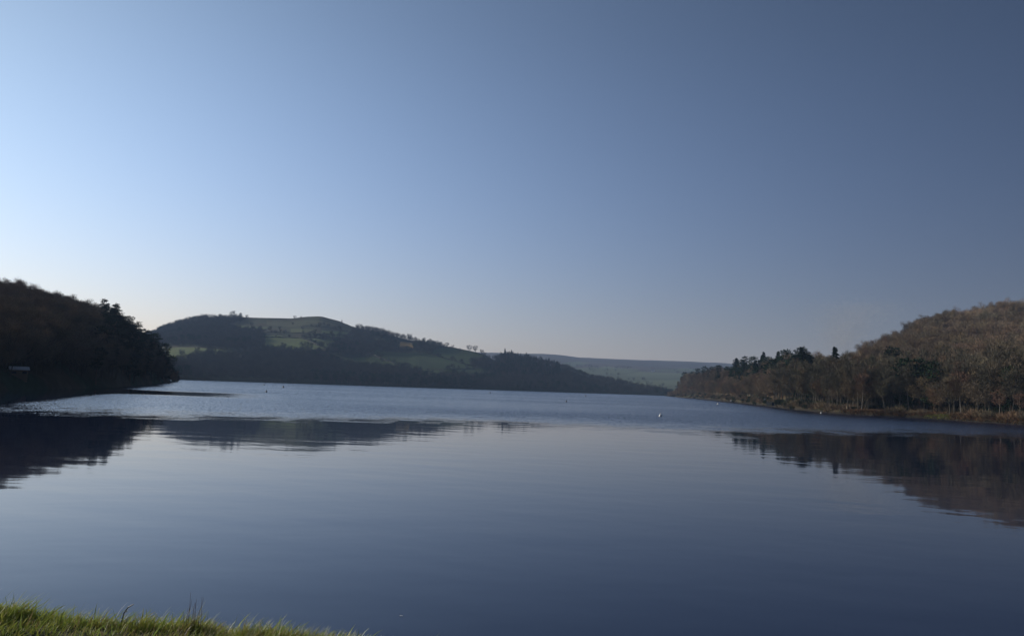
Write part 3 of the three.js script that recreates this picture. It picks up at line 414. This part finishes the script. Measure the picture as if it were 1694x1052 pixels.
    const b = new Build(), o = pts[0].clone(); const ring = pts.map((v, i) => { const t = (pts[Math.min(i + 1, pts.length - 1)].clone().sub(pts[Math.max(i - 1, 0)])).setY(0).normalize(), s = V(-t.z, 0, t.x), w = hgt * rr(0.35, 0.6), h = hgt * rr(0.35, 1.15), c = v.clone().sub(o); return [c.clone().addScaledVector(s, w).setY(c.y - 0.5), c.clone().addScaledVector(s, w * 0.8).setY(c.y + h * 0.8), c.clone().setY(c.y + h), c.clone().addScaledVector(s, -w * 0.8).setY(c.y + h * 0.8), c.clone().addScaledVector(s, -w).setY(c.y - 0.5)]; });
    for (let i = 1; i < ring.length; i++) for (let k = 0; k < 4; k++) b.quad(ring[i - 1][k], ring[i][k], ring[i][k + 1], ring[i - 1][k + 1]);
    const m = mesh(label.includes('wall') ? 'field_wall' : 'hedgerow', b.geo(), hedgeMat, scene); m.position.copy(o); tag(m, label, label.includes('wall') ? 'wall' : 'hedge', 'field boundaries on the far hill'); }
  // moorside trees
  const far = scatter(moor, 850, 1180, () => 1900, () => 3600, 34, (x, z) => fbm(x * 0.006, z * 0.006) > 0.58 && rnd() < 0.6); woods('moorside_woodland', farGeo.oak, far.map((s) => ({ pos: s.pos, k: rr(0.7, 1.2) })), 'scattered far trees and thickets below the moor', 'woodland');
}

{ // thin smoke drifting up behind the right-hand wood: a cloud of tiny flecks
  const fleck = new Build().tri(V(-0.5, -0.4, 0), V(0.5, -0.4, 0.1), V(0, 0.5, -0.1)).tri(V(0, -0.4, 0.5), V(0.1, -0.4, -0.5), V(0, 0.5, 0)).geo(), N = 60000, im = new THREE.InstancedMesh(fleck, matte(C(0.8, 0.8, 0.8), 1), N), m = new THREE.Matrix4(), q = new THREE.Quaternion(), o = at(1392, 580, 800);
  for (let k = 0; k < N; k++) { const t = Math.pow(rnd(), 0.8), w = 6 + 20 * t, x = o.x + gauss() * w + 22 * t * t - 10 * t * (1 - t), y = o.y + 50 * t + gauss() * 4, z = o.z + gauss() * w; q.setFromEuler(new THREE.Euler(rr(0, 6), rr(0, 6), rr(0, 6))); const s = rr(0.1, 0.25); im.setMatrixAt(k, m.compose(V(x, y, z), q, V(s, s, s))); }
  im.name = 'smoke'; tag(im, 'thin grey smoke rising behind the wood on the right', 'smoke', null, 'stuff'); scene.add(im);
}
// ------------------------------------------------------------------ small things
const white = matte(C(0.75, 0.75, 0.72), 0.5), slate = matte(C(0.12, 0.12, 0.13), 0.7), stone = matte(C(0.30, 0.24, 0.16), 0.95), dark = matte(C(0.03, 0.03, 0.032), 0.6), wood = matte(C(0.20, 0.15, 0.10), 0.9);
function building(name, pos, turn, L, D, H, roofH, wallMat, roofMat, label, category) {
  const o = thing(name, pos, label, category); o.rotation.y = turn;
  mesh('wall', new Build().box(-L / 2, L / 2, -1.5, H, -D / 2, D / 2).tri(V(-L / 2, H, -D / 2), V(-L / 2, H, D / 2), V(-L / 2, H + roofH, 0)).tri(V(L / 2, H, D / 2), V(L / 2, H, -D / 2), V(L / 2, H + roofH, 0)).geo(), wallMat, o);
  const e = 0.35, r = new Build(); for (const s of [-1, 1]) { const a = V(-L / 2 - e, H - 0.12, s * (D / 2 + e)), b = V(L / 2 + e, H - 0.12, s * (D / 2 + e)), c = V(L / 2 + e, H + roofH + 0.1, 0), d = V(-L / 2 - e, H + roofH + 0.1, 0); r.quad(a, b, c, d); const u = V(0, 0.12, 0); r.quad(a.clone().add(u), d.clone().add(u), c.clone().add(u), b.clone().add(u)).quad(a, a.clone().add(u), b.clone().add(u), b); }
  mesh('roof', r.geo(), roofMat, o);
  for (const x of [-0.3, 0.3]) mesh('window', new Build().box(x * L - 0.5, x * L + 0.5, H * 0.4, H * 0.75, D / 2 + 0.003, D / 2 + 0.06).geo(), dark, o);
  mesh('door', new Build().box(-0.5, 0.5, 0, 2, D / 2 + 0.003, D / 2 + 0.07).geo(), wood, o);
  return o;
}
{
  const v = midHill.hit(420, 548.5); building('barn', v, 0.5, 12, 6, 2.6, 2.4, stone, matte(C(0.62, 0.62, 0.64), 0.35), 'small barn with a pale glinting roof high on the far hill', 'barn');
  const m = moor.hit(1080.5, 615); building('farmhouse', m, -0.4, 11, 7, 5, 3, white, slate, 'tiny white farmhouse on the green slope below the moor', 'house');
  const h = at(30, 612, 205); const hy = leftHill.h(pOf(h.x, h.z), 205); building('hut', V(h.x, hy, h.z), 0.7, 4, 2.6, 1.9, 0.6, wood, matte(C(0.6, 0.6, 0.6), 0.4), 'small pale-roofed hut among the trees of the dark left bank', 'hut');
  const c = midHill.hit(565, 533.5), t = thing('stone_tower', c, 'small stone tower standing on the skyline of the far hill', 'tower'); mesh('shaft', new Build().tube(V(0, -1, 0), V(0, 5, 0), 1.5, 1.15, 6).geo(), stone, t); mesh('cap', new Build().tube(V(0, 5, 0), V(0, 5.5, 0), 1.4, 1.4, 6).tube(V(0, 5.5, 0), V(0, 6.3, 0), 1.4, 0.1, 6).geo(), stone, t);
  const q = midHill.hit(691, 610), pole = thing('utility_pole', q, 'thin dark pole standing above the pines of the far shore', 'pole'); mesh('post', new Build().tube(V(0, -1, 0), V(0, 16, 0), 0.3, 0.2, 6).geo(), wood, pole); mesh('crossarm', new Build().box(-1.3, 1.3, 15, 15.2, -0.1, 0.1).geo(), wood, pole);
}
const onBank = (px, back) => { const d = rightHill.shore(px) + back; return V(d * (px - 847) / FOCAL, rightHill.h(px, d), -d); };
{
  const b = thing('notice_board', onBank(1268, 3), 'upright white notice board by the water on the right shore', 'sign'); b.rotation.y = -0.35;
  mesh('panel', new Build().box(-0.42, 0.42, 0.7, 2.6, -0.04, 0.04).geo(), white, b); for (const x of [-0.36, 0.36]) mesh('post', new Build().box(x - 0.05, x + 0.05, -0.3, 2.7, -0.12, -0.045).geo(), wood, b);
  const w = thing('retaining_wall', onBank(1289, 3.2), 'low tan stone wall with two dark openings at the foot of the right shore wood', 'wall'); w.rotation.y = -0.55;
  const s = [-5, -2.6, -1.4, 0.3, 1.6, 5]; for (const k of [0, 2, 4]) mesh('wall_section', new Build().box(s[k], s[k + 1], -0.6, 1.35, -0.35, 0.35).geo(), stone, w); for (const k of [1, 3]) { mesh('lintel', new Build().box(s[k], s[k + 1], 1.08, 1.35, -0.34, 0.34).geo(), stone, w); mesh('opening', new Build().box(s[k], s[k + 1], -0.6, 1.08, -0.34, -0.25).geo(), dark, w); }
  mesh('coping', new Build().box(-5.1, 5.1, 1.352, 1.5, -0.42, 0.42).geo(), stone, w);
  const p = thing('marker_post', onBank(1404, 5.5), 'short pale marker post among the bracken on the right shore', 'post'); mesh('post', new Build().box(-0.14, 0.14, -0.3, 1.5, -0.14, 0.14).geo(), stone, p); mesh('cap', new Build().box(-0.18, 0.18, 1.502, 1.6, -0.18, 0.18).geo(), wood, p);
  const hull = new Build(), sec = []; for (let i = 0; i <= 12; i++) { const t = i / 12 * 2 - 1, w2 = 0.8 * Math.pow(1 - Math.pow(Math.abs(t), 2.4), 0.7) + 0.02, hh = 0.62 * (1 - 0.35 * t * t); sec.push(Array.from({ length: 9 }, (_, k) => { const a = Math.PI * k / 8; return V(t * 2.3, Math.pow(Math.sin(a), 0.7) * hh, Math.cos(a) * w2); })); }
  for (let i = 1; i <= 12; i++) for (let k = 0; k < 8; k++) hull.quad(sec[i - 1][k], sec[i][k], sec[i][k + 1], sec[i - 1][k + 1]);
  const d = thing('rowing_boat', onBank(1217, 1.8), 'white rowing boat lying upturned at the water edge of the right shore', 'boat'); d.rotation.y = 0.15; d.scale.setScalar(1.25); mesh('hull', hull.geo(), white, d); mesh('keel', new Build().box(-2, 2, 0.55, 0.66, -0.03, 0.03).geo(), wood, d);
}
const bodyGeo = new THREE.LatheGeometry([[0, -0.55], [0.36, -0.42], [0.5, -0.1], [0.5, 0.12], [0.4, 0.36], [0.2, 0.62], [0.12, 0.8], [0.1, 0.98], [0, 1]].map(([a, b]) => new THREE.Vector2(a, b)), 20), ringGeo = new THREE.TorusGeometry(0.11, 0.035, 6, 14);
for (const [px, py, s, mat, label] of [[1093, 689, 0.7, 'white', 'nearest white mooring buoy floating in the middle of the water'], [1359, 684, 0.55, 'white', 'small white buoy close to the right shore'], [1188, 669, 0.9, 'white', 'tiny white buoy in front of the upturned boat'], [937, 665, 0.8, 'dark', 'dark buoy floating beyond the nearest white buoy'], [440, 649, 0.85, 'dark', 'dark buoy nearest the tip of the left bank'], [468, 641.5, 1.3, 'dark', 'tall dark buoy beyond the buoy nearest the left bank'], [436, 637.5, 1.3, 'dark', 'faint far dark buoy near the far shore woods'], [811, 651, 1.2, 'dark', 'tiny dark buoy under the far hill spur'], [969, 656, 1.2, 'dark', 'faint dark buoy beyond the others towards the far shore']]) {
  const [X, Y] = slope(px, py), d = -EYE / Y, o = thing('buoy', V(X * d, 0, -d), label, 'buoy', 'mooring buoys on the water'); o.scale.setScalar(s); o.rotation.y = rr(0, 3);
  mesh('float', bodyGeo, mat === 'white' ? white : dark, o); const r = mesh('ring', ringGeo, slate, o); r.position.y = 1.08; }  // dark buoys: their backlit shade is put into the float colour
{ const [X, Y] = slope(664, 1019), d = -EYE / Y, b = new Build(); for (let k = 0; k < 6; k++) b.quad(V(k * 0.012 - 0.04, 0.006, -0.012 + 0.001 * k), V(k * 0.012 - 0.028, 0.008 + 0.002 * Math.sin(k), -0.011), V(k * 0.012 - 0.028, 0.008, 0.012 - 0.0015 * k), V(k * 0.012 - 0.04, 0.006, 0.013 - 0.0015 * k)); const m = mesh('floating_feather', b.geo(), white, scene); m.position.set(X * d, 0, -d); tag(m, 'tiny pale feather floating on the near water', 'feather'); }

// ------------------------------------------------------------------ the near bank and its grass
seed = 333;
const bankH = (x, z) => { const top = 3.30 - 0.040 * clamp(x, -12, 12) - 0.07 * clamp(x + 1.4, 0, 3) + 0.10 * (fbm(x * 1.1 + 50, z * 1.1 + 20, 3) - 0.5) + 0.05 * (vnoise(x * 4, z * 4) - 0.5), crest = -5.0 + 0.3 * (vnoise(x * 0.7, 3) - 0.5), t = crest - z; return t < 0 ? top + 0.012 * Math.min(-t, 40) : top - 0.5 * t * ss(-0.1, 0.9, t); };
{
  const xs = [], zs = []; for (let x = -90; x <= 90; x += Math.abs(x) < 7.5 ? 0.09 : 2.5) xs.push(x); for (let z = 40; z > -13; z -= z < -2 && z > -7.5 ? 0.09 : 1) zs.push(z);
  const pos = [], uv = [], idx = []; for (const z of zs) for (const x of xs) { pos.push(x, bankH(x, z), z); uv.push(x / 3, z / 3); } const n = xs.length; for (let j = 0; j < zs.length - 1; j++) for (let i = 0; i < n - 1; i++) { const a = j * n + i; idx.push(a, a + 1, a + n, a + 1, a + n + 1, a + n); }
  const g = new THREE.BufferGeometry(); g.setAttribute('position', new THREE.Float32BufferAttribute(pos, 3)); g.setAttribute('uv', new THREE.Float32BufferAttribute(uv, 2)); g.setIndex(idx); g.computeVertexNormals();
  const t = dataTex(512, 512, (i, j) => { const a = fbm(i / 20, j / 20, 4), k = 0.5 + a; return [enc(0.045 * k), enc(0.050 * k), enc(0.020 * k)]; }, true); t.wrapS = t.wrapT = THREE.RepeatWrapping;
  tag(mesh('grass_bank', g, new THREE.MeshStandardMaterial({ map: t, roughness: 1, side: THREE.DoubleSide }), scene), null, null, null, 'structure');
  // blades
  const blade = new Build(), seg = 4; const at2 = (t) => V(0, t - 0.12 * t * t, 0.42 * t * t), w = (t) => 0.5 * (1 - t * t * 0.92);
  for (let k = 0; k < seg; k++) { const a = k / seg, b = (k + 1) / seg, A = at2(a), B = at2(b); blade.quad(A.clone().setX(-w(a)), A.clone().setX(w(a)), B.clone().setX(w(b)), B.clone().setX(-w(b))); }
  const list = []; const lawn = (n, x0, x1, z0, z1, len, wid) => { for (let k = 0; k < n; k++) { const x = rr(x0, x1), z = rr(z0, z1), c = fbm(x * 2.2 + 7, z * 2.2, 3); if (rnd() > 0.35 + 1.3 * (c - 0.25)) continue; list.push([x, z, len * rr(0.5, 1.2) * (0.5 + 0.85 * c), wid * rr(0.7, 1.3), rnd() < 0.14 + 0.3 * ss(0.5, 0.7, fbm(x * 1.3 + 90, z * 1.3))]); } };
  lawn(120000, -4.6, 1.6, -6.0, -3.2, 0.084, 0.0054); lawn(26000, -14, 12, -9, 1, 0.17, 0.011);
  for (const [px, H, n, sp] of [[28, 0.23, 110, 0.035], [8, 0.15, 70, 0.06], [82, 0.17, 120, 0.09], [140, 0.16, 110, 0.08], [175, 0.20, 40, 0.05], [238, 0.19, 150, 0.09], [305, 0.19, 150, 0.08], [405, 0.20, 150, 0.05], [460, 0.17, 150, 0.08], [515, 0.14, 90, 0.06], [765, 0.17, 110, 0.06]]) { const [X] = slope(px, 1010), z = -5.05; for (let k = 0; k < n; k++) list.push([X * 5.05 + gauss() * sp, z + gauss() * 0.07, H * rr(0.45, 0.9), 0.005 * rr(0.7, 1.3), rnd() < 0.1]); }
  const grassMat = new THREE.MeshPhysicalMaterial({ color: 0xffffff, roughness: 0.75, transmission: 0.5, thickness: 0, side: THREE.DoubleSide });
  const im = shade(new THREE.InstancedMesh(blade.geo(), grassMat, list.length)), m = new THREE.Matrix4(), q = new THREE.Quaternion(), e = new THREE.Euler();
  list.forEach(([x, z, L, wd, dead], k) => { e.set(rr(-0.3, 0.5), rr(0.2, 2.3) + (rnd() < 0.25 ? rr(0, 6.28) : 0), rr(-0.9, 0.2)); q.setFromEuler(e); m.compose(V(x, bankH(x, z) - 0.01, z), q, V(wd, L, L)); im.setMatrixAt(k, m); const v = rr(0.7, 1.3), y = rnd(); im.setColorAt(k, dead ? C(0.36 * v, 0.29 * v, 0.14 * v) : C((0.23 + 0.13 * y) * v, (0.33 + 0.03 * y) * v, 0.075 * v)); });
  im.name = 'grass'; tag(im, 'green grass with straw-coloured dead blades on the near bank', 'grass', null, 'stuff'); scene.add(im);
  // dead stems
  const [X1] = slope(322, 1025), base = V(X1 * 4.98, bankH(X1 * 4.98, -4.98), -4.98), st = thing('dead_stems', base, 'cluster of thin reddish dead stems standing above the near grass', 'stems');
  for (let k = 0; k < 11; k++) { const x = rr(-0.07, 0.07), h = rr(0.13, 0.25), z = rr(-0.04, 0.04); mesh('stem', new Build().path([V(x, -0.02, z), V(x + 0.004, h * 0.5, z), V(x + rr(-0.01, 0.03), h, z)], [0.0016, 0.0013, 0.0007], 4).geo(), matte(C(0.10, 0.055, 0.05), 0.9), st); }
  const [X2] = slope(204, 1018), b2 = V(X2 * 5.06, bankH(X2 * 5.06, -5.06), -5.06), bs = thing('bent_stalk', b2, 'dark bent dead stalk sticking up over the near grass edge', 'stalk');
  mesh('stalk', new Build().path([V(-0.02, -0.02, 0), V(0, 0.09, 0), V(0.022, 0.125, 0), V(0.058, 0.147, 0)], [0.0045, 0.004, 0.004, 0.0025], 5).geo(), dark, bs); mesh('husk', new Build().sliver(V(0.016, 0.095, 0), V(0.5, 0.85, 0).normalize(), 0.02, 0.012).sliver(V(0.014, 0.097, 0.002), V(0.6, 0.7, 0.2).normalize(), 0.018, 0.012).geo(), white, bs);
}
renderer.render(scene, camera);
